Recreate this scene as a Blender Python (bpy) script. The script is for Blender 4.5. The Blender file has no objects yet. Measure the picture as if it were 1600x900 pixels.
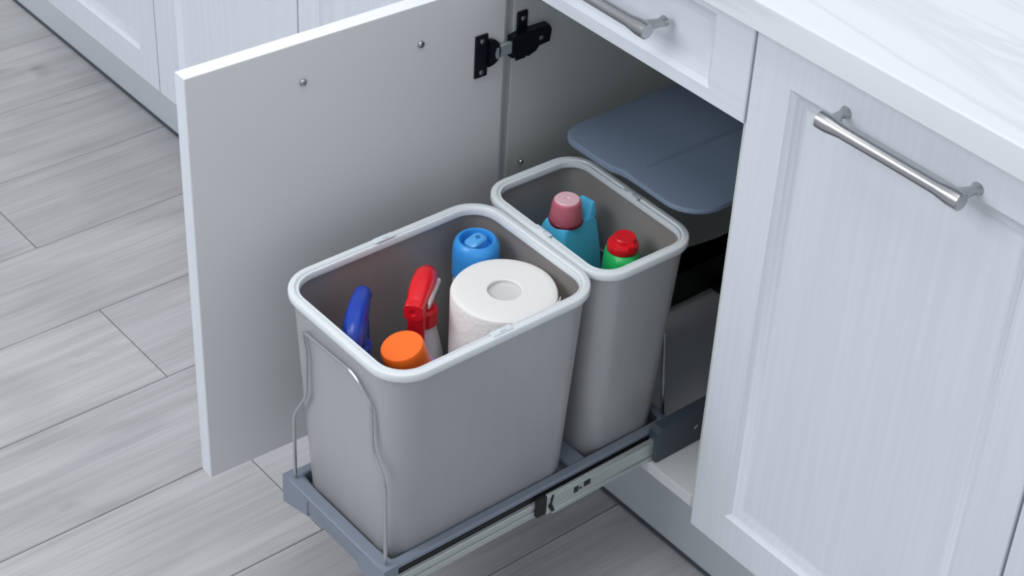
import bpy, bmesh, math, random
from mathutils import Vector, Matrix
random.seed(7)
S = bpy.context.scene
PI = math.pi

# ------------------------------------------------------------------ camera
cam_d = bpy.data.cameras.new('camera'); cam = bpy.data.objects.new('camera', cam_d)
S.collection.objects.link(cam); S.camera = cam
_r = Vector((0.63264464, 0.77316544, 0.04445184)); _f = Vector((-0.60363478, 0.52825698, -0.5971345))
_f.normalize(); _r = (_r - _f*_r.dot(_f)).normalized(); _u = _r.cross(_f)
M = Matrix((( _r.x, _u.x, -_f.x, 1.451896), (_r.y, _u.y, -_f.y, -1.231153), (_r.z, _u.z, -_f.z, 1.652961), (0, 0, 0, 1)))
cam.matrix_world = M
cam_d.sensor_width = 36; cam_d.lens = 2943.2/1600*36
cam_d.clip_start = .05; cam_d.clip_end = 50
# ------------------------------------------------------------------ world and lights
W = bpy.data.worlds.new('world'); S.world = W; W.use_nodes = True
bg = W.node_tree.nodes['Background']; bg.inputs[0].default_value = (.90, .94, 1.0, 1); bg.inputs[1].default_value = .64
def area(name, loc, target, sx, sy, power, col):
    l = bpy.data.lights.new(name, 'AREA'); l.shape = 'RECTANGLE'; l.size = sx; l.size_y = sy; l.energy = power; l.color = col
    o = bpy.data.objects.new(name, l); S.collection.objects.link(o); o.location = loc
    o.rotation_euler = (Vector(target)-Vector(loc)).to_track_quat('-Z', 'Y').to_euler(); return o
area('window_light', (-.45, -2.5, 2.3), (0, -.2, .4), 1.8, 1.3, 45, (.93, .96, 1.0))
area('ceiling_light', (.25, -.75, 3.0), (.2, -.2, .4), 1.4, 1.2, 22, (1.0, .985, .97))
S.view_settings.view_transform = 'Standard'; S.view_settings.look = 'None'
S.view_settings.exposure = -0.07; S.view_settings.gamma = 1.0; S.view_settings.use_curve_mapping = False

# ------------------------------------------------------------------ materials
def lin(r, g, b):
    f = lambda c: (c/12.92 if c <= .04045 else ((c+.055)/1.055)**2.4)
    return (f(r/255), f(g/255), f(b/255), 1)
def mat(name, col, rough=.5, metal=0., **kw):
    m = bpy.data.materials.new(name); m.use_nodes = True
    b = m.node_tree.nodes['Principled BSDF']
    b.inputs['Base Color'].default_value = col; b.inputs['Roughness'].default_value = rough; b.inputs['Metallic'].default_value = metal
    for k, v in kw.items(): b.inputs[k.replace('_', ' ')].default_value = v
    return m
def N(m, t, **kw):
    n = m.node_tree.nodes.new(t)
    for k, v in kw.items(): setattr(n, k, v)
    return n
def bump_noise(m, scale, strength=.1, dist=.001, coords='Object', detail=4, noise_scale=1.0, tint=None):
    """procedural noise relief (and faint tint) on any material; scale is per-axis stretching"""
    nt = m.node_tree; b = nt.nodes['Principled BSDF']
    tc = N(m, 'ShaderNodeTexCoord'); mp = N(m, 'ShaderNodeMapping'); mp.inputs['Scale'].default_value = scale
    nz = N(m, 'ShaderNodeTexNoise'); nz.inputs['Scale'].default_value = noise_scale; nz.inputs['Detail'].default_value = detail
    bp = N(m, 'ShaderNodeBump'); bp.inputs['Strength'].default_value = strength; bp.inputs['Distance'].default_value = dist
    nt.links.new(tc.outputs[coords], mp.inputs[0]); nt.links.new(mp.outputs[0], nz.inputs[0])
    nt.links.new(nz.outputs[0], bp.inputs['Height']); nt.links.new(bp.outputs[0], b.inputs['Normal'])
    if tint is not None:
        c = tuple(b.inputs['Base Color'].default_value)
        mx = N(m, 'ShaderNodeMix', data_type='RGBA'); rp = N(m, 'ShaderNodeValToRGB')
        rp.color_ramp.elements[0].position = .35; rp.color_ramp.elements[1].position = .65
        mx.inputs[6].default_value = tuple(x*tint for x in c[:3])+(1,); mx.inputs[7].default_value = c
        nt.links.new(nz.outputs[0], rp.inputs[0]); nt.links.new(rp.outputs[0], mx.inputs[0]); nt.links.new(mx.outputs[2], b.inputs['Base Color'])
    return m
M_FRONT = bump_noise(mat('white_ash_foil', lin(217, 222, 230), .42), (170, 170, 5), .22, .0006, 'Object', 5, 1, .955)
M_FRONT_H = bump_noise(mat('white_ash_foil_horizontal', lin(217, 222, 230), .42), (5, 170, 170), .22, .0006, 'Object', 5, 1, .955)
M_INNER = bump_noise(mat('grey_white_melamine', lin(222, 224, 226), .45), (40, 40, 40), .04, .0004)
M_CARC = bump_noise(mat('carcass_melamine', lin(206, 211, 209), .5), (40, 40, 40), .04, .0004)
M_EDGE = bump_noise(mat('white_edge_band', lin(238, 240, 244), .4), (60, 60, 60), .03, .0004)
M_PLINTH = bump_noise(mat('plinth_foil', lin(196, 202, 208), .45), (5, 100, 100), .08, .0005)
M_SEAL = bump_noise(mat('dark_seal', lin(78, 84, 94), .6), (80, 80, 80), .05, .0005)
M_STEEL = bump_noise(mat('brushed_nickel', lin(182, 184, 186), .24, 1.0), (10, 60, 60), .01, .0001)
M_CHROME = bump_noise(mat('chrome_wire', lin(200, 202, 205), .18, 1.0), (100, 100, 100), .02, .0002)
M_ZINC = bump_noise(mat('zinc_slide', lin(198, 206, 204), .34, .55), (300, 12, 300), .08, .0002, 'Object', 3, 1, .9)
M_BLACKM = bump_noise(mat('black_hinge_metal', lin(24, 27, 36), .32, .5), (300, 300, 300), .1, .0004)
M_BLACK = bump_noise(mat('black_plastic', lin(20, 21, 23), .5), (200, 200, 200), .05, .0004)
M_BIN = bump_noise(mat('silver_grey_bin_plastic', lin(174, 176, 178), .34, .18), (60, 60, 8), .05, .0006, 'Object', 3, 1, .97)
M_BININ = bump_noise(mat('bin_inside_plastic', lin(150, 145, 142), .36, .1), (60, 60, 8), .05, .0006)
M_RIM = bump_noise(mat('translucent_rim_plastic', lin(224, 226, 229), .28, 0, Subsurface_Weight=.15), (90, 90, 90), .05, .0004)
M_FRAME = bump_noise(mat('slate_frame_plastic', lin(124, 133, 147), .5), (200, 200, 200), .12, .0005)
M_HOUSE = bump_noise(mat('dark_slate_housing', lin(72, 82, 93), .45), (200, 200, 200), .1, .0005)
M_LID = bump_noise(mat('slate_blue_lid', lin(104, 119, 138), .45), (160, 160, 160), .08, .0005)

def marble():
    m = mat('white_marble_laminate', lin(214, 217, 223), .3); nt = m.node_tree; b = nt.nodes['Principled BSDF']
    tc = N(m, 'ShaderNodeTexCoord'); mp = N(m, 'ShaderNodeMapping'); mp.inputs['Scale'].default_value = (1.0, 5, 5); mp.inputs['Rotation'].default_value = (0, 0, .25)
    n1 = N(m, 'ShaderNodeTexNoise'); n1.inputs['Scale'].default_value = 1.3; n1.inputs['Detail'].default_value = 8; n1.inputs['Distortion'].default_value = 1.4
    rp = N(m, 'ShaderNodeValToRGB'); e = rp.color_ramp.elements
    e[0].position = .44; e[0].color = lin(219, 222, 228); e[1].position = .56; e[1].color = lin(218, 221, 227)
    k = rp.color_ramp.elements.new(.495); k.color = lin(207, 210, 217); k = rp.color_ramp.elements.new(.465); k.color = lin(217, 220, 226)
    nt.links.new(tc.outputs['Object'], mp.inputs[0]); nt.links.new(mp.outputs[0], n1.inputs[0]); nt.links.new(n1.outputs[0], rp.inputs[0]); nt.links.new(rp.outputs[0], b.inputs['Base Color'])
    return m
M_MARBLE = marble()

def oak(name):
    m = mat(name, lin(190, 190, 190), .5); nt = m.node_tree; b = nt.nodes['Principled BSDF']; L = nt.links.new
    geo = N(m, 'ShaderNodeNewGeometry'); oi = N(m, 'ShaderNodeObjectInfo')
    off = N(m, 'ShaderNodeVectorMath', operation='SCALE'); off.inputs[0].default_value = (13.7, 7.3, 0)
    L(oi.outputs['Random'], off.inputs['Scale'])
    add = N(m, 'ShaderNodeVectorMath', operation='ADD'); L(geo.outputs['Position'], add.inputs[0]); L(off.outputs[0], add.inputs[1])
    def noise(sc, s, det, dist=0., rough=.5):
        mp = N(m, 'ShaderNodeMapping'); mp.inputs['Scale'].default_value = sc; L(add.outputs[0], mp.inputs[0])
        n = N(m, 'ShaderNodeTexNoise'); n.inputs['Scale'].default_value = s; n.inputs['Detail'].default_value = det; n.inputs['Distortion'].default_value = dist; n.inputs['Roughness'].default_value = rough
        L(mp.outputs[0], n.inputs[0]); return n
    def ramp(src, p0, c0, p1, c1):
        r = N(m, 'ShaderNodeValToRGB'); r.color_ramp.elements[0].position = p0; r.color_ramp.elements[0].color = c0
        r.color_ramp.elements[1].position = p1; r.color_ramp.elements[1].color = c1; L(src, r.inputs[0]); return r
    def mul(a, bb, f=1.):
        x = N(m, 'ShaderNodeMix', data_type='RGBA', blend_type='MULTIPLY'); x.inputs[0].default_value = f; L(a, x.inputs[6]); L(bb, x.inputs[7]); return x.outputs[2]
    broad = noise((9, 1.0, 1), 1.0, 3, .6)
    streak = noise((46, 1.6, 1), 1.0, 6, .35, .62)
    fine = noise((260, 7, 1), 1.0, 4, .2, .7)
    spots = noise((16, 4.5, 1), 1.0, 3, .6)
    # cathedral grain: distorted rings stretched along the plank
    mp = N(m, 'ShaderNodeMapping'); mp.inputs['Scale'].default_value = (5.5, .8, 1); L(add.outputs[0], mp.inputs[0])
    wv = N(m, 'ShaderNodeTexWave', wave_type='RINGS'); wv.inputs['Scale'].default_value = 1.4; wv.inputs['Distortion'].default_value = 7; wv.inputs['Detail'].default_value = 3; wv.inputs['Detail Scale'].default_value = 1.3
    L(mp.outputs[0], wv.inputs[0])
    base = ramp(broad.outputs[0], .3, lin(186, 186, 186), .7, lin(198, 197, 198))
    c = mul(base.outputs[0], ramp(streak.outputs[0], .34, lin(234, 233, 233), .58, (1, 1, 1, 1)).outputs[0])
    c = mul(c, ramp(fine.outputs[0], .3, lin(241, 240, 240), .6, (1, 1, 1, 1)).outputs[0])
    c = mul(c, ramp(wv.outputs[0], .0, lin(247, 246, 247), .5, (1, 1, 1, 1)).outputs[0])
    c = mul(c, ramp(spots.outputs[0], .24, lin(218, 215, 215), .36, (1, 1, 1, 1)).outputs[0])
    tone = ramp(oi.outputs['Random'], 0, lin(245, 245, 246), 1, (1, 1, 1, 1)); c = mul(c, tone.outputs[0])
    L(c, b.inputs['Base Color'])
    bp = N(m, 'ShaderNodeBump'); bp.inputs['Strength'].default_value = .15; bp.inputs['Distance'].default_value = .0006; L(fine.outputs[0], bp.inputs['Height']); L(bp.outputs[0], b.inputs['Normal'])
    return m
M_OAK = oak('grey_oak_laminate')
M_GROOVE = bump_noise(mat('plank_underlay', lin(96, 96, 98), .8), (50, 50, 50), .05, .0005)
M_WALL = bump_noise(mat('wall_paint', lin(232, 233, 235), .8), (60, 60, 60), .05, .0005)

# ------------------------------------------------------------------ mesh helpers
ORG = {}
def tag(o, label=None, cat=None, group=None, kind=None):
    if label: o['label'] = label
    if cat: o['category'] = cat
    if group: o['group'] = group
    if kind: o['kind'] = kind
    return o
def smooth(bm, ang=35):
    for f in bm.faces: f.smooth = True
    for e in bm.edges:
        if len(e.link_faces) == 2 and e.calc_face_angle(0) > math.radians(ang): e.smooth = False
def link(name, bm, m, parent=None, local=False, ang=35):
    """bm is in world coordinates unless local; children are stored relative to the root empty"""
    bmesh.ops.recalc_face_normals(bm, faces=bm.faces[:]); smooth(bm, ang)
    me = bpy.data.meshes.new(name); bm.to_mesh(me); bm.free(); me.materials.append(m)
    o = bpy.data.objects.new(name, me); S.collection.objects.link(o)
    if parent is not None:
        o.parent = parent
        if not local: me.transform(Matrix.Translation(-Vector(ORG[parent.name])))
        ORG[o.name] = ORG[parent.name]
    else: ORG[o.name] = (0, 0, 0)
    return o
def thing(name, loc, label, cat, group=None, rot=(0, 0, 0)):
    o = bpy.data.objects.new(name, None); S.collection.objects.link(o); o.location = loc; o.rotation_euler = rot
    o.empty_display_size = .05; ORG[o.name] = tuple(loc); tag(o, label, cat, group); return o
def box(x0, x1, y0, y1, z0, z1, bev=0., seg=2, bm=None):
    own = bm is None
    b = bmesh.new()
    v = [b.verts.new((x, y, z)) for x in (x0, x1) for y in (y0, y1) for z in (z0, z1)]
    for f in ((0, 1, 3, 2), (4, 6, 7, 5), (0, 4, 5, 1), (2, 3, 7, 6), (0, 2, 6, 4), (1, 5, 7, 3)): b.faces.new([v[i] for i in f])
    if bev: bmesh.ops.bevel(b, geom=b.edges[:], offset=bev, segments=seg, affect='EDGES', clamp_overlap=True)
    if own: return b
    return merge(bm, b)
def merge(bm, b):
    me = bpy.data.meshes.new('tmp'); b.to_mesh(me); b.free(); bm.from_mesh(me); bpy.data.meshes.remove(me); return bm
def loft(rings, cap0=True, cap1=True, closed=True, bm=None):
    bm = bm or bmesh.new(); vs = [[bm.verts.new(p) for p in r] for r in rings]; n = len(rings[0])
    for a, b in zip(vs, vs[1:]):
        for i in range(n if closed else n-1):
            j = (i+1) % n; bm.faces.new((a[i], a[j], b[j], b[i]))
    if cap0: bm.faces.new(vs[0][::-1])
    if cap1: bm.faces.new(vs[-1])
    return bm
def rr(x0, x1, y0, y1, r, z, n=8):
    o = []; r = min(r, (x1-x0)/2-1e-5, (y1-y0)/2-1e-5)
    for cx, cy, a0 in ((x1-r, y1-r, 0), (x0+r, y1-r, 90), (x0+r, y0+r, 180), (x1-r, y0+r, 270)):
        for i in range(n+1):
            a = math.radians(a0+90*i/n); o.append((cx+r*math.cos(a), cy+r*math.sin(a), z))
    return o
def circ(cx, cy, z, rx, ry=None, n=40, p=2.0):
    ry = ry or rx; o = []
    for i in range(n):
        a = 2*PI*i/n; c, s = math.cos(a), math.sin(a)
        o.append((cx+rx*math.copysign(abs(c)**(2/p), c), cy+ry*math.copysign(abs(s)**(2/p), s), z))
    return o
def lathe(prof, c=(0, 0, 0), n=40, cap0=True, cap1=True, bm=None):
    return loft([circ(c[0], c[1], c[2]+z, max(r, 1e-5), n=n) for r, z in prof], cap0, cap1, bm=bm)
def fillet(pts, r, n=6):
    pts = [Vector(p) for p in pts]; out = [pts[0]]
    for a, b, c in zip(pts, pts[1:], pts[2:]):
        u = (a-b); w = (c-b); d = min(r, u.length*.48, w.length*.48); p = b+u.normalized()*d; q = b+w.normalized()*d
        for i in range(n+1):
            t = i/n; out.append(p*(1-t)**2+b*2*t*(1-t)+q*t*t)
    return out+[pts[-1]]
def tube(pts, r, n=12, bm=None, caps=True):
    pts = [Vector(p) for p in pts]; rings = []; ref = None
    rad = r if isinstance(r, (list, tuple)) else [r]*len(pts)
    for i, p in enumerate(pts):
        t = (pts[min(i+1, len(pts)-1)]-pts[max(i-1, 0)]).normalized()
        if ref is None: ref = t.orthogonal().normalized()
        ref = (ref-t*ref.dot(t)).normalized(); s = t.cross(ref)
        rings.append([tuple(p+(ref*math.cos(2*PI*k/n)+s*math.sin(2*PI*k/n))*rad[i]) for k in range(n)])
    return loft(rings, caps, caps, bm=bm)
def prism(outline, axis, a, b, bev=0):
    """extrude a 2D outline along axis (0,1,2) from a to b"""
    def P(u, v, w): return ((w, u, v), (u, w, v), (u, v, w))[axis]
    bm = loft([[P(u, v, a) for u, v in outline], [P(u, v, b) for u, v in outline]])
    if bev: bmesh.ops.bevel(bm, geom=[e for e in bm.edges if len(e.link_faces) == 2 and e.calc_face_angle(0) > .6], offset=bev, segments=2, affect='EDGES')
    return bm

# ------------------------------------------------------------------ setting: floor of planks, wall, plinth
floor = link('floor', box(-2.3, 2.3, -2.9, .66, -.02, -.0035), M_GROOVE); tag(floor, kind='structure')
PW = .18562; PX0 = -1.08134; PL = 1.20
def plank_mesh():
    b = box(0, PW-.0012, 0, PL-.0012, -.0034, 0.); top = [e for e in b.edges if all(v.co.z > -.001 for v in e.verts)]
    bmesh.ops.bevel(b, geom=top, offset=.0011, segments=1, affect='EDGES'); return b
first = None
for k in range(-6, 18):
    base = -.278 if k % 2 else -.278+.6
    for j in range(-3, 2):
        y = base+j*PL
        if y > .62 or y+PL < -2.8: continue
        if first is None: first = link('plank', plank_mesh(), M_OAK, floor); o = first
        else: o = first.copy(); S.collection.objects.link(o); o.parent = floor
        o.location = (PX0+k*PW, y, 0)
        if y+PL > .66: o.scale = (1, (.66-y)/PL, 1)
wall = link('wall_back', box(-2.3, 2.3, .62, .66, 0, 2.5), M_WALL); tag(wall, kind='structure')
wall = link('wall_right_light_block', box(2.26, 2.3, -2.9, .62, 0, 2.5), M_WALL); tag(wall, kind='structure')  # unseen wall, added to block low ambient light from the right
wall = link('wall_front_light_block', box(-2.3, 2.26, -2.9, -2.86, 0, 2.5), M_WALL); tag(wall, kind='structure')  # unseen wall, added to cut low light from the front
YP = .0514
pl = link('baseboard_front', box(-1.75, 1.6, YP, YP+.016, .004, .1465), M_PLINTH); tag(pl, 'pale grey plinth running under the white base cabinets', kind='structure')
link('floor_seal', box(-1.75, 1.6, YP-.003, YP+.0005, .0004, .0055, .001), M_SEAL, pl)

# ------------------------------------------------------------------ cabinets
Z1, Z2, Z3 = .1475, .6855, .8000
FY = -.020
BEAD = [(0, 0), (.0010, .0010), (.0060, .0034), (.0067, .0042), (.0124, .0062), (.0131, .0069), (.0185, .0086), (.0200, .0088)]
def rect_ring(x0, x1, z0, z1, y): return [(x0, y, z0), (x1, y, z0), (x1, y, z1), (x0, y, z1)]
def shaker(w, z0, z1, side=.050, rail=.049, t=.02, x=0.):
    """door or drawer front, local x 0..w, front face at y=-t, back at y=0"""
    b = .0012; R = []
    R.append(rect_ring(x, x+w, z0, z1, 0)); R.append(rect_ring(x, x+w, z0, z1, -t+b)); R.append(rect_ring(x+b, x+w-b, z0+b, z1-b, -t))
    for d, h in BEAD: R.append(rect_ring(x+side+d, x+w-side-d, z0+rail+d, z1-rail-d, -t+h))
    return loft(R)
def handle(cx, cz, parent, name='handle', half=.0775):
    """bar handle on a front face at y=FY"""
    yb = FY-.029
    bm = bmesh.new(); L = half+.0065
    xs = [(-L, .0078), (-L+.0008, .0088), (-L+.012, .0088), (-L+.028, .0068), (0, .0065), (L-.028, .0068), (L-.012, .0088), (L-.0008, .0088), (L, .0078)]
    loft([[(cx+x, yb+r*math.cos(2*PI*k/20), cz+.0+r*math.sin(2*PI*k/20)) for k in range(20)] for x, r in xs], bm=bm)
    h = link(name, bm, M_STEEL, parent, ang=30); h['label'] = 'brushed nickel bar handle'
    for s in (-1, 1):
        p = bmesh.new(); R = []
        for t in range(9):
            q = t/8; y = yb+.003+(FY-yb-.003)*q
            rx = .0035+.0095*(1-q)**2.2+.0035*max(0, q-.75)*4; rz = .0048+.0014*max(0, q-.75)*4
            ox = -s*.0070*(1-q)**2
            R.append([(cx+s*(half)+ox+rx*math.cos(2*PI*k/16), y, cz+rz*math.sin(2*PI*k/16)) for k in range(16)])
        loft(R, bm=p); link('handle_post', p, M_STEEL, h)
    return h
def carcass(t, x0, x1, open_front=False):
    m = M_CARC
    link('side_panel', box(x0+.0006, x0+(.0222 if open_front else .018), 0, .56, Z1-.0005, Z3+.002, .0005, 1), m, t)
    link('side_panel', box(x1-.018, x1-.0006, 0, .56, Z1-.0005, Z3+.002, .0005, 1), m, t)
    link('bottom_panel', box(x0+(.0226 if open_front else .0185), x1-.0185, 0, .555, Z1-.0005, .163, .0005, 1), M_INNER if open_front else m, t)
    link('back_panel', box(x0+.0185, x1-.0185, .548, .556, .1635, Z3-.02), m, t)
def closed_cabinet(x0, x1, label, with_handle, group=None):
    t = thing('base_cabinet', ((x0+x1)/2, .28, 0), label, 'cabinet', group)
    carcass(t, x0, x1)
    d = link('door', shaker(x1-x0-.003, Z1, Z3, x=x0+.0015), M_FRONT, t)
    if with_handle: handle((x0+x1)/2, .7605, d)
    return t
X_R = .7966; X_A = -.3886; X_B = -.7742
closed_cabinet(.4, X_R, 'white base cabinet with closed panelled door and nickel bar handle, right of the open one', True)
closed_cabinet(X_R, X_R+.4, 'white base cabinet cut off at the lower right corner of the photo', True)
closed_cabinet(X_A, 0.0, 'white closed base cabinet directly behind the open door, next to the bin cabinet', True)
closed_cabinet(X_B, X_A, 'white closed base cabinet behind the front edge of the open door', True)
closed_cabinet(X_B-.39, X_B, 'white base cabinet at the top left corner, farthest along the plinth', True)

cab = thing('base_cabinet', (.2, .28, 0), 'white base cabinet standing open above the pulled-out waste bins, drawer on top', 'cabinet')
carcass(cab, 0, .4, True)
link('top_rail', box(.0185, .3815, .0, .56, Z2+.004, Z2+.018), M_CARC, cab)
dr = link('drawer', shaker(.397, Z2, Z3, .0505, .0155, x=.0015), M_FRONT_H, cab)
link('drawer_box', box(.03, .37, .001, .5, Z2+.022, Z3-.02), M_CARC, dr)
handle(.2, .7455, dr)
# the open door, swung on its hinges
XD, TH, DW = .0227, -.03335, .397
A = -PI/2+TH; HX, HY = XD+.0002, -.014; DW = .405
Rz = Matrix.Translation((HX, HY, 0)) @ Matrix.Rotation(A, 4, 'Z')
def on_door(bm): bm.transform(Rz); return bm
b = on_door(shaker(DW, Z1, Z2-.003)); door = link('door', b, M_FRONT, cab)
b = on_door(box(.0004, DW-.0004, .0001, .0012, Z1+.0004, Z2-.0034)); link('inner_face', b, M_INNER, door)['label'] = 'plain grey-white inside face of the open door'
b = on_door(box(.0002, DW-.0002, -.0175, .0008, Z2-.0031, Z2-.0026)); link('edge_band', b, M_EDGE, door)['label'] = 'bright white top edge of the open door'
for u, z in ((.267, .636), (.116, .635)):
    b = bmesh.new(); lathe([(.0044, 0), (.0044, .0012), (.0036, .0026), (.0015, .003), (.0012, .0018)], n=16, bm=b)
    b.transform(Matrix.Translation((u, .0012, z)) @ Matrix.Rotation(-PI/2, 4, 'X')); link('screw', on_door(b), M_STEEL, door)
def shelf_pin(y, z):
    b = bmesh.new(); lathe([(.003, 0), (.003, .004), (.002, .0055)], n=12, bm=b)
    b.transform(Matrix.Translation((.0222, y, z)) @ Matrix.Rotation(PI/2, 4, 'Y')); link('shelf_pin', b, M_STEEL, cab)
shelf_pin(.020, .430)
# concealed hinge: cup plate on the door, arm and mounting plate on the cabinet side
hp = link('hinge_cup_plate', on_door(box(.0245, .0420, .0012, .0042, .568, .622, .0008, 1)), M_BLACKM, door)
b = bmesh.new(); loft([[(.0245+r*math.cos(a), y, .5965+r*math.sin(a)) for a in [PI/2+PI*i/14 for i in range(15)]] for r, y in ((.0175, .0012), (.0175, .0055), (.015, .0085))], bm=b)
link('hinge_cup', on_door(b), M_BLACKM, door)
for z in (.575, .615):
    b = bmesh.new(); lathe([(.0034, 0), (.0034, .001), (.002, .0016)], n=12, bm=b); b.transform(Matrix.Translation((.0335, .0042, z)) @ Matrix.Rotation(-PI/2, 4, 'X')); link('screw', on_door(b), M_STEEL, door)
hg = link('hinge', prism([(-.008, .583), (.010, .582), (.016, .578), (.028, .582), (.032, .587), (.048, .588), (.050, .603), (.046, .610), (.01, .611), (-.008, .609)], 0, .0227, .0325, .0008), M_BLACKM, cab)
link('mounting_plate', box(.0223, .0256, .004, .019, .572, .634, .0008, 1), M_BLACKM, hg)
b = bmesh.new(); lathe([(.0036, 0), (.0036, .0012), (.0022, .002)], n=12, bm=b); b.transform(Matrix.Translation((.0256, .0115, .626)) @ Matrix.Rotation(PI/2, 4, 'Y')); link('screw', b, M_STEEL, hg)
b = bmesh.new(); lathe([(.0034, 0), (.0034, .0012), (.0016, .002)], n=12, bm=b); b.transform(Matrix.Translation((.0325, .034, .597)) @ Matrix.Rotation(PI/2, 4, 'Y')); link('screw', b, M_STEEL, hg)
link('hinge_link', prism([(-.030, .5885), (-.006, .5895), (-.004, .5965), (-.006, .6035), (-.030, .6025), (-.032, .5955)], 0, .0268, .0310, .0008), M_ZINC, hg)['label'] = 'bright nickel link of the hinge'

# ------------------------------------------------------------------ worktop
YC = -.043; ZC0, ZC1 = .8038, .8369
prof = [(.60, ZC0), (YC+.004, ZC0), (YC, ZC0+.003), (YC, ZC1-.0028)]
for i in range(1, 7):
    a = PI/2*i/6; prof.append((YC+.0028-.0028*math.cos(a), ZC1-.0028+.0028*math.sin(a)))
prof.append((.60, ZC1))
wt = link('worktop', prism(prof, 0, -1.2, 1.6), M_MARBLE); tag(wt, 'white marble-look worktop with rounded front edge lying on the base cabinets', 'worktop')

# ------------------------------------------------------------------ pull-out frame
FX0, FX1, FR0, FR1, FT = .104, .297, -.379, .046, .200
fr = thing('pull_out_frame', (.2, -.166, .163), 'slate grey pull-out tray frame on metal runners carrying both waste bins', 'pull-out frame')
def inset(x0, x1, y0, y1, dx, dy0, dy1, r, z): return rr(x0+dx, x1-dx, y0+dy0, y1-dy1, r, z, 5)
R = [inset(FX0, FX1, FR0, FR1, .008, .002, .002, .006, .172), inset(FX0, FX1, FR0, FR1, .008, 0, 0, .006, .178), inset(FX0, FX1, FR0, FR1, .008, 0, 0, .006, FT-.007), inset(FX0, FX1, FR0, FR1, 0, 0, 0, .010, FT-.0055), inset(FX0, FX1, FR0, FR1, 0, .0, 0, .010, FT-.002), inset(FX0, FX1, FR0, FR1, .0015, .0015, .0015, .009, FT),
     inset(FX0, FX1, FR0, FR1, .0105, .0145, .0105, .008, FT), inset(FX0, FX1, FR0, FR1, .012, .016, .012, .008, FT-.002), inset(FX0, FX1, FR0, FR1, .012, .016, .012, .008, .179), inset(FX0, FX1, FR0, FR1, .030, .034, .030, .012, .177), inset(FX0, FX1, FR0, FR1, .030, .034, .030, .012, .172)]
R.append(R[0]); b = loft(R, False, False); bmesh.ops.remove_doubles(b, verts=b.verts[:], dist=1e-6)
link('tray_frame', b, M_FRAME, fr)
link('crossbar', box(.116, .285, -.107, -.082, .1725, .197, .0015), M_FRAME, fr)
for x in (FX0, FX1):
    s = 1 if x == FX0 else -1
    xa, xb = sorted((x-s*.0008, x+s*.048))
    # corner block: deeper than the front rail, tapering into it
    b = prism([(xa, .159), (xb, .172), (xb, FT-.006), (xa, FT+.0006)] if s > 0 else [(xa, .172), (xb, .159), (xb, FT+.0006), (xa, FT-.006)], 1, FR0-.001, FR0+.018, .0012)
    link('corner_block', b, M_FRAME, fr)
def wire(Y, name):
    P = [(.1165, Y, .192), (.1185, Y, .292), (.1435, Y, .340), (.1455, Y, .410), (.138, Y, .424), (.223, Y, .4265), (.2615, Y, .408), (.2635, Y, .352), (.2865, Y, .312), (.2885, Y, .192)]
    c = .2025
    left = [(.1165, Y, .192), (.1180, Y, .296), (.1435, Y, .338), (.1455, Y, .402), (.1370, Y, .4255)]
    right = [(.2885, Y, .192), (.2868, Y, .314), (.2640, Y, .350), (.2620, Y, .408), (.2330, Y, .4285)]
    pts = fillet(left+right[::-1], .012, 6)
    o = link(name, tube(pts, .0021, 10), M_CHROME, fr); o['label'] = 'bent chrome wire bracket of the frame'; return o
wire(-.3715, 'wire_bracket')
Y = .0375
pts = fillet([(.1165, Y, .192), (.1180, Y, .34), (.140, Y+.006, .362), (.255, Y+.006, .362), (.272, Y, .34), (.2868, Y, .192)], .012, 6)
# rear loop stands outside the small bin
pts = [(x, y+.0, z) for x, y, z in pts]
REAR = pts
def slide(sx):
    X = lambda a, b: tuple(sorted((a, b))) if sx > 0 else tuple(sorted((.401-a, .401-b)))
    b = bmesh.new()
    x0, x1 = X(.2975, .3005)
    box(x0, x1, -.374, .02, .1655, .1868, bm=b)
    xc = X(.2902, .2968); link('shadow_gap_strip', box(xc[0], xc[1], -.37, .03, .167, .1925), M_BLACK, fr)  # black strip standing in for the shadow gap under the rail flange
    xx = X(.3005, .3018); box(*xx, -.374, -.165, .1785, .1865, .0006, 1, b); box(*xx, -.374, -.165, .1660, .1745, .0006, 1, b)
    si = link('inner_runner', b, M_ZINC, fr)
    b = bmesh.new(); x0, x1 = X(.3022, .3070)
    box(x0, x1, -.158, .30, .1662, .1950, .0008, 1, b)
    xx = X(.3070, .3084); box(*xx, -.156, .30, .1730, .1935, .0006, 1, b); xx = X(.3045, .3084); box(*xx, -.150, .30, .1640, .1712, .001, 1, b)
    so = link('outer_runner', b, M_ZINC, fr)
    xx = X(.3004, .3066)
    link('ball_stop', box(xx[0], xx[1], -.172, -.1585, .1675, .1945, .0012, 1), M_BLACK, si)
    x = X(.3072, .3090)
    cres = [(-.1545, .1925), (-.150, .1945), (-.1525, .182), (-.1475, .1700), (-.152, .1690), (-.1565, .178)]
    link('end_clip', prism(cres, 0, *x), M_BLACK, so)
    b = bmesh.new()
    for (ya, yb, za, zb) in ((-.1195, -.1125, .1795, .1885), (-.1115, -.1075, .1815, .1845), (-.1045, -.0945, .1815, .1895)): box(*X(.3082, .3088), ya, yb, za, zb, .0008, 1, b)
    link('release_slot', b, M_BLACK, so)
    x0, x1 = X(.2995, .3145)
    hs = [(.004, .166), (.008, .1632), (.48, .1632), (.48, .2135), (.010, .2135), (.004, .208)]
    h = link('slide_housing', prism(hs, 0, x0, x1, .0012), M_HOUSE, fr)
    if sx < 0: h.data.materials[0] = M_BLACK
    if sx > 0:
        b = bmesh.new(); lathe([(.0035, 0), (.0035, .0012), (.002, .0018)], n=14, bm=b); b.transform(Matrix.Translation((.3145, .066, .190)) @ Matrix.Rotation(PI/2, 4, 'Y')); link('screw', b, M_STEEL, h)
slide(1); slide(-1)
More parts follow.
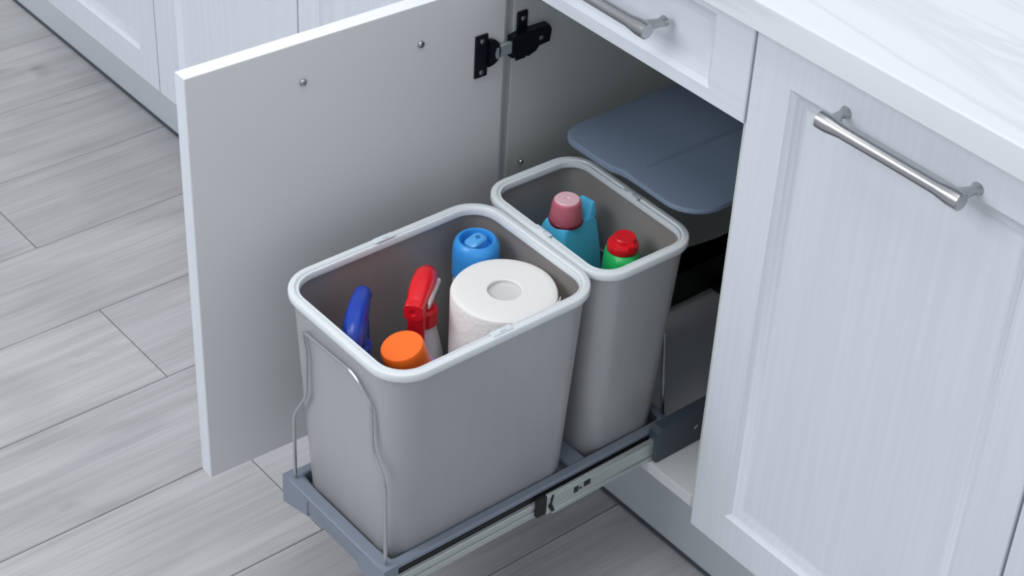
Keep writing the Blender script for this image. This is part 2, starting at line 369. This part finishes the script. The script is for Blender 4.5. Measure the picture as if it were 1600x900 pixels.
link('rear_tie', box(.1025, .2985, .30, .32, .1645, .176, .001), M_BLACK, fr)
link('wire_bracket', tube(REAR, .0021, 10), M_CHROME, fr)

# ------------------------------------------------------------------ lid held inside the cabinet
ld = thing('bin_lid', (.205, .30, .163), 'slate blue plastic bin lid held inside the cabinet above the small bin', 'lid')
LX0, LX1, LY0, LY1, LZ = .092, .312, .014, .400, .509
o = []
def arc(cx, cy, r, a0, a1, n=8): return [(cx+r*math.cos(math.radians(a0+(a1-a0)*i/n)), cy+r*math.sin(math.radians(a0+(a1-a0)*i/n))) for i in range(n+1)]
o += arc(LX0+.030, LY0+.030, .030, 180, 270)
o += [(.170, LY0), (.184, LY0+.0008), (.194, LY0+.005), (.204, LY0+.0065), (.220, LY0+.007)]
o += arc(LX1-.044, LY0+.050, .044, 270, 360)
o += arc(LX1-.03, LY1-.03, .03, 0, 90); o += arc(LX0+.03, LY1-.03, .03, 90, 180)
cx, cy = sum(p[0] for p in o)/len(o), sum(p[1] for p in o)/len(o)
def sc(k, z, dz=0): return [(cx+(x-cx)*(1-k/.10), cy+(y-cy)*(1-k/.19), z-(.0025 if x > .206 else 0)*dz) for x, y in o]
b = loft([sc(.0012, LZ-.0085), sc(0, LZ-.0075), sc(0, LZ-.0025, 1), sc(.0015, LZ, 1), sc(.004, LZ+.0004, 1)], True, False)
# top: two shallow panels meeting at a crease along the middle
top = [v for v in b.verts if v.co.z > LZ-.0023 and False]
lastn = len(o); b.verts.ensure_lookup_table(); last = b.verts[-lastn:]
b.faces.new(last)
link('lid_panel', b, M_LID, ld)
b = prism([(.206, LZ+.0002), (.2075, LZ+.0012), (.2105, LZ+.0012), (.215, LZ-.0018)], 1, .045, .38); link('lid_rib', b, M_LID, ld)
for s, x in ((0, .0905), (1, .3005)):
    ol = [(.20, .2138), (.206, .228), (.222, .241), (.245, .243), (.268, .228), (.37, .226), (.395, .25), (.395, .5003), (.372, .5003), (.366, .245), (.35, .2138)]
    link('support_arm', prism(ol, 0, x, x+.010, .001), M_BLACK, ld)
link('pivot_bar', box(.101, .300, .373, .393, .474, .4998, .002), M_BLACK, ld)

# ------------------------------------------------------------------ bins
def make_bin(label, x0, x1, y0, y1, rot, r, bx0, bx1, by0, by1):
    """x0.. = outer edge of the rim; b* = base footprint"""
    z0, zt = .1795, .4600
    mx, my = (x0+x1)/2, (y0+y1)/2
    t = thing('waste_bin', (mx, my, z0), label, 'waste bin', None)
    def ring(k, z, xa=x0, xb=x1, ya=y0, yb=y1, rad=None):
        return [(p[0], p[1], z) for p in rr(xa+k, xb-k, ya+k, yb-k, max((rad or r)-k, .006), z, 8)]
    def mixr(k, f, z):   # between rim footprint and base footprint
        ex = .0058
        xa, xb, ya, yb = [a+(bb-a)*f for a, bb in zip((x0+ex, x1-ex, y0+ex, y1-ex), (bx0, bx1, by0, by1))]
        return rr(xa+k, xb-k, ya+k, yb-k, (r-ex)*(1-f)+.028*f-k, z, 8)
    Rr = Matrix.Translation((mx, my, 0)) @ Matrix.Rotation(rot, 4, 'Z') @ Matrix.Translation((-mx, -my, 0))
    def fin(b): b.transform(Rr); return b
    R = [mixr(.010, 1, z0), mixr(.003, 1, z0+.002), mixr(0, .985, z0+.009), mixr(0, .5, (z0+zt)/2), mixr(0, 0, zt-.0065)]
    body = link('body', fin(loft(R+[mixr(.0022, 0, zt-.0065)], True, False)), M_BIN, t)
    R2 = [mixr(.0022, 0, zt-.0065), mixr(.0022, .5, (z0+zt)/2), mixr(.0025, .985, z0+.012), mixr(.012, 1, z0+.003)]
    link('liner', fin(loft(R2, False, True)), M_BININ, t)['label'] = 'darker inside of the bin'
    prof = [(.0054, -.0115), (.0010, -.0110), (0, -.0090), (0, -.0020), (.0007, -.0006), (.0020, 0), (.0066, 0), (.0074, -.0008), (.0080, -.0022), (.0094, -.0024), (.0103, -.0012), (.0114, -.0012), (.0121, -.0028), (.0121, -.0085), (.0080, -.0090), (.0080, -.0062), (.0058, -.0062)]
    rings = [ring(k, zt+z) for k, z in prof]
    # the skirt is deep round the corners and shallow along the sides
    for ri, (k, z) in enumerate(prof[:3]):
        nr = []
        for (px, py, pz) in rings[ri]:
            dx = min(px-x0, x1-px); dy = min(py-y0, y1-py)
            corner = dx < .052 and dy < .052
            nr.append((px, py, pz+.0012 if corner else pz+.0052))
        rings[ri] = nr
    rings.append(rings[0]); b = loft(rings, False, False); bmesh.ops.remove_doubles(b, verts=b.verts[:], dist=1e-6)
    rim = link('rim', fin(b), M_RIM, t); rim['label'] = 'pale translucent plastic rim'
    return t, rim, fin
big, brim, fb = make_bin('large grey waste bin in front, holding the paper roll and spray bottles', .087, .304, -.374, -.0915, 0, .043, .117, .284, -.361, -.109)
small, srim, fs = make_bin('small grey waste bin behind the large one, holding two bottles', .077, .2970, -.0895, .058, -.02, .037, .117, .284, -.0805, .032)
def catch(fn, rim, x, y, along, z=.4600):
    b = bmesh.new(); L = .013
    if along == 'y': box(x-.0045, x+.0035, y-L, y+L, z-.0006, z+.0016, .0006, 1, b); box(x-.003, x+.002, y-.004, y+.004, z, z+.0030, .0006, 1, b)
    else: box(x-L, x+L, y-.0035, y+.0045, z-.0006, z+.0016, .0006, 1, b); box(x-.004, x+.004, y-.002, y+.003, z, z+.0030, .0006, 1, b)
    link('catch', fn(b), M_RIM, rim)
catch(fb, brim, .0935, -.232, 'y'); catch(fb, brim, .2975, -.232, 'y')
catch(fs, srim, .186, -.083, 'x'); catch(fs, srim, .186, .0485, 'x')

# ------------------------------------------------------------------ things in the bins
ZB = .1830
def plastic(name, col, rough=.3, **kw): return bump_noise(mat(name, col, rough, 0, **kw), (80, 80, 80), .03, .0004)
# kitchen roll
M_PAPER = mat('kitchen_paper', lin(236, 234, 231), .85)
nt = M_PAPER.node_tree; tc = N(M_PAPER, 'ShaderNodeTexCoord'); vo = N(M_PAPER, 'ShaderNodeTexVoronoi'); vo.inputs['Scale'].default_value = 190; bp_ = N(M_PAPER, 'ShaderNodeBump'); bp_.inputs['Strength'].default_value = .35; bp_.inputs['Distance'].default_value = .0012
nt.links.new(tc.outputs['Object'], vo.inputs['Vector']); nt.links.new(vo.outputs['Distance'], bp_.inputs['Height']); nt.links.new(bp_.outputs[0], nt.nodes['Principled BSDF'].inputs['Normal'])
M_CORE = bump_noise(mat('roll_core_card', lin(208, 208, 206), .9), (200, 200, 200), .1, .0005)
def paper_end():
    m = mat('roll_end_layers', lin(234, 233, 230), .9); nt = m.node_tree
    tc = N(m, 'ShaderNodeTexCoord'); wv = N(m, 'ShaderNodeTexWave', wave_type='RINGS', rings_direction='Z'); wv.inputs['Scale'].default_value = 150; wv.inputs['Distortion'].default_value = 1.5
    b = N(m, 'ShaderNodeBump'); b.inputs['Strength'].default_value = .12; b.inputs['Distance'].default_value = .0006
    nt.links.new(tc.outputs['Object'], wv.inputs['Vector']); nt.links.new(wv.outputs[0], b.inputs['Height']); nt.links.new(b.outputs[0], nt.nodes['Principled BSDF'].inputs['Normal']); return m
RX, RY, RRad, RH = .2235, -.1665, .0585, .440-ZB
t = thing('paper_roll', (RX, RY, ZB), 'white kitchen paper roll standing upright in the large bin', 'paper roll')
def wob(a): return 1+.006*math.sin(3*a+1)+.004*math.sin(5*a)
def wring(r, z, n=64): return [(r*wob(2*PI*i/n)*math.cos(2*PI*i/n), r*wob(2*PI*i/n)*math.sin(2*PI*i/n), z) for i in range(n)]
link('paper', loft([wring(RRad-.002, 0), wring(RRad, .004), wring(RRad, RH/2), wring(RRad, RH-.003), wring(RRad-.0012, RH-.0008)], True, False), M_PAPER, t, True)
link('roll_end', loft([wring(RRad-.0012, RH-.0008), wring(RRad-.003, RH), wring(.05, RH+.0006), wring(.03, RH), wring(.0195, RH), wring(.0185, RH-.001)], False, False), paper_end(), t, True)
link('core', loft([wring(.0185, RH-.001), wring(.0180, RH-.0045), wring(.010, RH-.0055), wring(.0001, RH-.0055)], False, False), M_CORE, t, True)['label'] = 'light grey core of the roll'
b = bmesh.new(); pts0 = []; pts1 = []
for i in range(19):
    a = math.radians(-20+i*3.6); rr_ = RRad+.0014+.0012*(i/18); jag = .0016*math.sin(i*2.3)+.001*math.sin(i*5.1)
    pts0.append((rr_*math.cos(a), rr_*math.sin(a), .02)); pts1.append((rr_*math.cos(a), rr_*math.sin(a), RH+jag-.0005))
inner0 = [(x*.985, y*.985, z) for x, y, z in pts0]; inner1 = [(x*.985, y*.985, z) for x, y, z in pts1]
loft([pts0, pts1, inner1, inner0], False, False, closed=False, bm=b); link('loose_sheet', b, M_PAPER, t, True)

# spray can with a light blue cap
M_LBLUE = plastic('light_blue_cap', lin(56, 150, 226), .28); M_CAN = bump_noise(mat('can_enamel', lin(214, 222, 232), .3, .3), (80, 80, 80), .02, .0003)
CH = .449-ZB
t = thing('spray_can', (.1405, -.1395, ZB), 'spray can with light blue cap behind the paper roll', 'spray can', rot=(0, 0, math.radians(-85)))
link('body', lathe([(.020, 0), (.0245, .003), (.0255, .006), (.0255, CH-.056), (.0235, CH-.050), (.022, CH-.047)], n=40), M_CAN, t, True)
cap = link('cap', lathe([(.0255, CH-.0475), (.0268, CH-.046), (.0270, CH-.02), (.0262, CH-.009), (.0238, CH-.0025), (.0208, CH-.0002), (.0192, CH-.0006), (.0178, CH-.0035), (.0170, CH-.0125), (.0001, CH-.0135)], n=48, cap0=True, cap1=False), M_LBLUE, t, True)
b = bmesh.new(); R = []
for z, xa, xb, w, k in ((CH-.0130, -.0125, .0135, .0098, .0), (CH-.006, -.0120, .0140, .0096, .12), (CH-.0005, -.0105, .0135, .0088, .22), (CH+.0012, -.008, .011, .007, .22)):
    R.append([(x, y, zz-(x*k if x > 0 else x*k*.3)) for x, y, zz in rr(xa, xb, -w, w, .0065, z, 6)])
loft(R, bm=b); act = link('actuator', b, plastic('actuator_blue', lin(86, 166, 228), .22), cap, True); act['label'] = 'paler blue push button'
link('nozzle', lathe([(.0030, 0), (.0030, .0012), (.0012, .0012), (.0012, .0004)], (-.002, 0, CH+.0002), 14), plastic('nozzle_blue', lin(30, 100, 180), .3), cap, True)

# trigger sprayers
def sprayer(loc, yaw, tilt, mh, mb, label, hood, side, sx=1., bs=1., wy=.88):
    """bottle with pistol sprayer: nozzle points along local +x. hood = overall height"""
    H = hood
    t = thing('spray_bottle', loc, label, 'spray bottle', rot=(tilt[0], tilt[1], yaw))
    zc = H-.066
    R = []
    for z, a, bb, p in ((0, .030, .020, 2.8), (.004, .033, .023, 2.8), (.05, .033, .023, 2.8), (zc-.075, .033, .023, 2.7), (zc-.05, .030, .022, 2.5), (zc-.025, .023, .0185, 2.2), (zc-.008, .0165, .0155, 2), (zc, .014, .014, 2)): R.append(circ(0, 0, z, a*bs, bb*bs, 40, p))
    link('bottle', loft(R), mb, t, True)
    b = bmesh.new(); R = []
    for i in range(2):
        R.append([((.0162+(.0006 if k % 2 else 0))*math.cos(2*PI*k/48), (.0162+(.0006 if k % 2 else 0))*math.sin(2*PI*k/48), zc+(.001, .019)[i]) for k in range(48)])
    R.append(circ(0, 0, zc+.022, .0125, n=48)); loft(R, bm=b); link('collar', b, mh, t, True)
    # hood: sections along x (x, centre z, half width, half height, squareness)
    b = bmesh.new(); R = []
    for x, z, w, h, p in ((-.0335, H-.0335, .0035, .006, 2), (-.031, H-.029, .0085, .012, 2.1), (-.024, H-.023, .0125, .017, 2.3), (-.010, H-.018, .0150, .0178, 2.6), (.006, H-.0165, .0150, .0163, 2.8), (.020, H-.0165, .0138, .0142, 3), (.032, H-.0175, .0122, .0120, 3), (.0385, H-.0185, .0112, .0105, 3.2)):
        R.append([(x*sx, y, zz+z) for y, zz, _ in circ(0, 0, 0, w*wy, h, 32, p)])
    loft(R, bm=b); hood_o = link('spray_head', b, mh, t, True, 50)
    b = bmesh.new(); R = []
    for x, w, p in ((.0380, .0098*wy/.88, 4), (.0385, .0108*wy/.88, 4-2*(sx>1)), (.0480-.004*(sx>1), .0104*wy/.88*(.85 if sx > 1 else 1), 4-2*(sx>1)), (.0488-.004*(sx>1), .0096*(.75 if sx > 1 else 1), 4-2*(sx>1)), (.0490-.004*(sx>1), .0040, 2), (.0470, .0030, 2)): R.append([(x+.0385*(sx-1), y, zz+H-.0185) for y, zz, _ in circ(0, 0, 0, w, w, 32, p)])
    loft(R, bm=b); link('nozzle', b, mh, t, True)
    # shaft below the hood and the trigger
    b = bmesh.new(); R = []
    for z, a, bb in ((zc+.018, .0125, .0115), (zc+.030, .0135, .0120), (H-.020, .015, .0125)): R.append(circ(-.002, 0, z, a, bb, 28, 2.6))
    loft(R, bm=b); link('neck', b, mh, t, True)
    P = [(.022, H-.026), (.030, H-.034), (.033, H-.044), (.032, H-.055), (.0325, H-.066), (.037, H-.078), (.0395, H-.083)]
    b = bmesh.new(); R = []
    for i, (x, z) in enumerate(P):
        w = (.0085, .0092, .0096, .0096, .0098, .0094, .0060)[i]; d = (.005, .005, .0042, .0038, .0036, .0034, .002)[i]
        R.append([(x+u*.95, v, z+u*.35) for u, v, _ in circ(0, 0, 0, d, w, 24, 3)])
    loft(R, bm=b); link('trigger', b, mh, t, True)
    if side is not None:
        for s in (1,):
            b = bmesh.new(); R = []
            for x, z, w in ((-.026, H-.026, .004), (-.018, H-.024, .007), (-.004, H-.022, .008), (.012, H-.021, .0075), (.026, H-.021, .006), (.030, H-.021, .004)):
                R.append([(x, s*(.0118+k*.0018), z+zz*w/.0135) for k, zz in ((0, -.010), (1, -.009), (1.3, 0), (1, .009), (0, .010))])
            loft(R, bm=b); link('side_plate', b, side, t, True)['label'] = 'white side plate'
    return t
M_RED = plastic('red_plastic', lin(226, 26, 38), .25); M_WHITE = plastic('white_bottle', lin(226, 228, 230), .35); M_DBLUE = plastic('royal_blue_plastic', lin(30, 66, 172), .25)
sprayer((.161, -.229, ZB), math.radians(-50), (0, 0), M_RED, M_WHITE, 'white spray bottle with red trigger head left of the paper roll', .452-ZB, M_WHITE)
sprayer((.168, -.323, ZB), math.radians(136), (0, 0), M_DBLUE, M_DBLUE, 'dark blue trigger spray bottle at the front left of the large bin', .450-ZB, None, 1.3, .9, .80)

# purple bottle with orange screw cap, leaning into the front corner
M_ORANGE = plastic('orange_cap', lin(255, 114, 34), .35); M_PURPLE = plastic('lilac_bottle', lin(168, 130, 214), .3)
t = thing('detergent_bottle', (.2555, -.247, ZB+.004), 'lilac bottle with big orange screw cap at the front corner of the large bin', 'bottle')
top = Vector((.2345, -.3125, .4385)); base = Vector((.2555, -.247, ZB+.004)); ax = (top-base); HL = ax.length; t.rotation_euler = ax.to_track_quat('Z', 'Y').to_euler()
R = [circ(0, 0, z, a, bb, 40, p) for z, a, bb, p in ((0, .022, .022, 2.2), (.004, .0245, .0245, 2.2), (.10, .0270, .0270, 2.2), (HL-.085, .0285, .0285, 2.2), (HL-.042, .029, .029, 2.1), (HL-.036, .0275, .0275, 2), (HL-.0335, .022, .022, 2), (HL-.0325, .018, .018, 2))]
link('bottle', loft(R), M_PURPLE, t, True)
link('cap', lathe([(.0236, HL-.0335), (.0244, HL-.0325), (.0238, HL-.010), (.0232, HL-.0015), (.0222, HL), (.010, HL-.0002)], n=48), M_ORANGE, t, True)

# light blue bottle with translucent pink cap
M_CYAN = plastic('sky_blue_plastic', lin(92, 208, 255), .3)
M_PINK = bump_noise(mat('pink_translucent_cap', lin(236, 126, 146), .22, 0, Transmission_Weight=.22, IOR=1.35, Subsurface_Weight=.2), (80, 80, 80), .02, .0003)
M_PINK_LIT = bump_noise(mat('lit_pink_cap_top', lin(240, 196, 206), .25), (80, 80, 80), .02, .0003)  # paler copy of the cap pink, stands in for light on its top
M_CRIM = plastic('crimson_plastic', lin(140, 26, 52), .3)
CB = Vector((.147, -.013, ZB)); BH = .4555-ZB
t = thing('cleaner_bottle', CB, 'sky blue bottle with translucent pink cap in the small bin', 'bottle', rot=(0, 0, math.radians(6)))
zs = BH-.0315
def body_ring(z, xa, xb, ya, yb, r): return rr(xa, xb, ya, yb, r, z, 4)
R = [body_ring(0, -.026, .030, -.030, .034, .008), body_ring(.004, -.029, .032, -.033, .038, .008), body_ring(zs-.085, -.029, .032, -.033, .038, .006), body_ring(zs-.045, -.0255, .0265, -.030, .038, .005), body_ring(zs-.006, -.0205, .0180, -.0215, .0370, .005), body_ring(zs+.002, -.018, .0165, -.0185, .034, .006)]
link('bottle', loft(R), M_CYAN, t, True, 25)
R = [rr(-.012, .016, .020, .037, .004, zs+.001, 4), rr(-.011, .015, .024, .0365, .004, zs+.010, 4), rr(-.008, .012, .029, .036, .003, zs+.017, 4)]
link('shoulder_grip', loft(R), M_CYAN, t, True)
link('neck', lathe([(.0165, zs+.0005), (.0200, zs+.0015), (.0206, zs+.005), (.0180, zs+.0085), (.0120, zs+.010), (.0118, zs+.020), (.009, zs+.024)], n=40), M_CRIM, t, True)['label'] = 'dark crimson neck ring'
link('cap', lathe([(.0195, zs+.0058), (.0199, zs+.0075), (.0184, zs+.016), (.0172, zs+.0255), (.0160, zs+.0298), (.0135, zs+.0315), (.0030, zs+.0315), (.0022, zs+.0306), (.0005, zs+.0306), (.0005, zs+.0292), (.013, zs+.0292), (.0150, zs+.0255), (.0165, zs+.016), (.0182, zs+.0075)], n=48, cap0=False, cap1=False), M_PINK, t, True)
link('cap_top', lathe([(.0135, zs+.0296), (.0146, zs+.0312), (.0138, zs+.0322), (.0030, zs+.0322), (.0022, zs+.0314), (.0005, zs+.0314)], n=40), M_PINK_LIT, t, True)['label'] = 'top of the pink cap, lightened in colour as if lit'

# green bottle with red flip cap
M_GREEN = plastic('green_plastic', lin(42, 196, 104), .28); M_RED2 = plastic('bright_red_cap', lin(226, 34, 44), .28)
GB = Vector((.2235, .0065, ZB)); GH = .4385-ZB
t = thing('dish_soap_bottle', GB, 'green bottle with bright red flip cap in the small bin', 'bottle', rot=(0, 0, math.radians(-30)))
R = [circ(0, 0, z, a, bb, 40, 2.3) for z, a, bb in ((0, .028, .017), (.004, .031, .0195), (.10, .032, .0215), (GH-.085, .032, .0215), (GH-.055, .0305, .0210), (GH-.035, .0280, .0205), (GH-.022, .0245, .0195), (GH-.0165, .0190, .0175), (GH-.0155, .0145, .0145))]
link('bottle', loft(R), M_GREEN, t, True)
cp = link('cap', lathe([(.0178, GH-.0165), (.0184, GH-.0155), (.0180, GH-.0085), (.0168, GH-.0065), (.013, GH-.006)], n=44), M_RED2, t, True)
link('flip_top', lathe([(.0128, GH-.0062), (.0128, GH-.001), (.0120, GH), (.004, GH)], (-.002, .002, 0), n=36), M_RED2, cp, True)
link('hinge_tab', box(.0085, .0195, .002, .010, GH-.012, GH-.0012, .001, 2), M_RED2, cp, True)
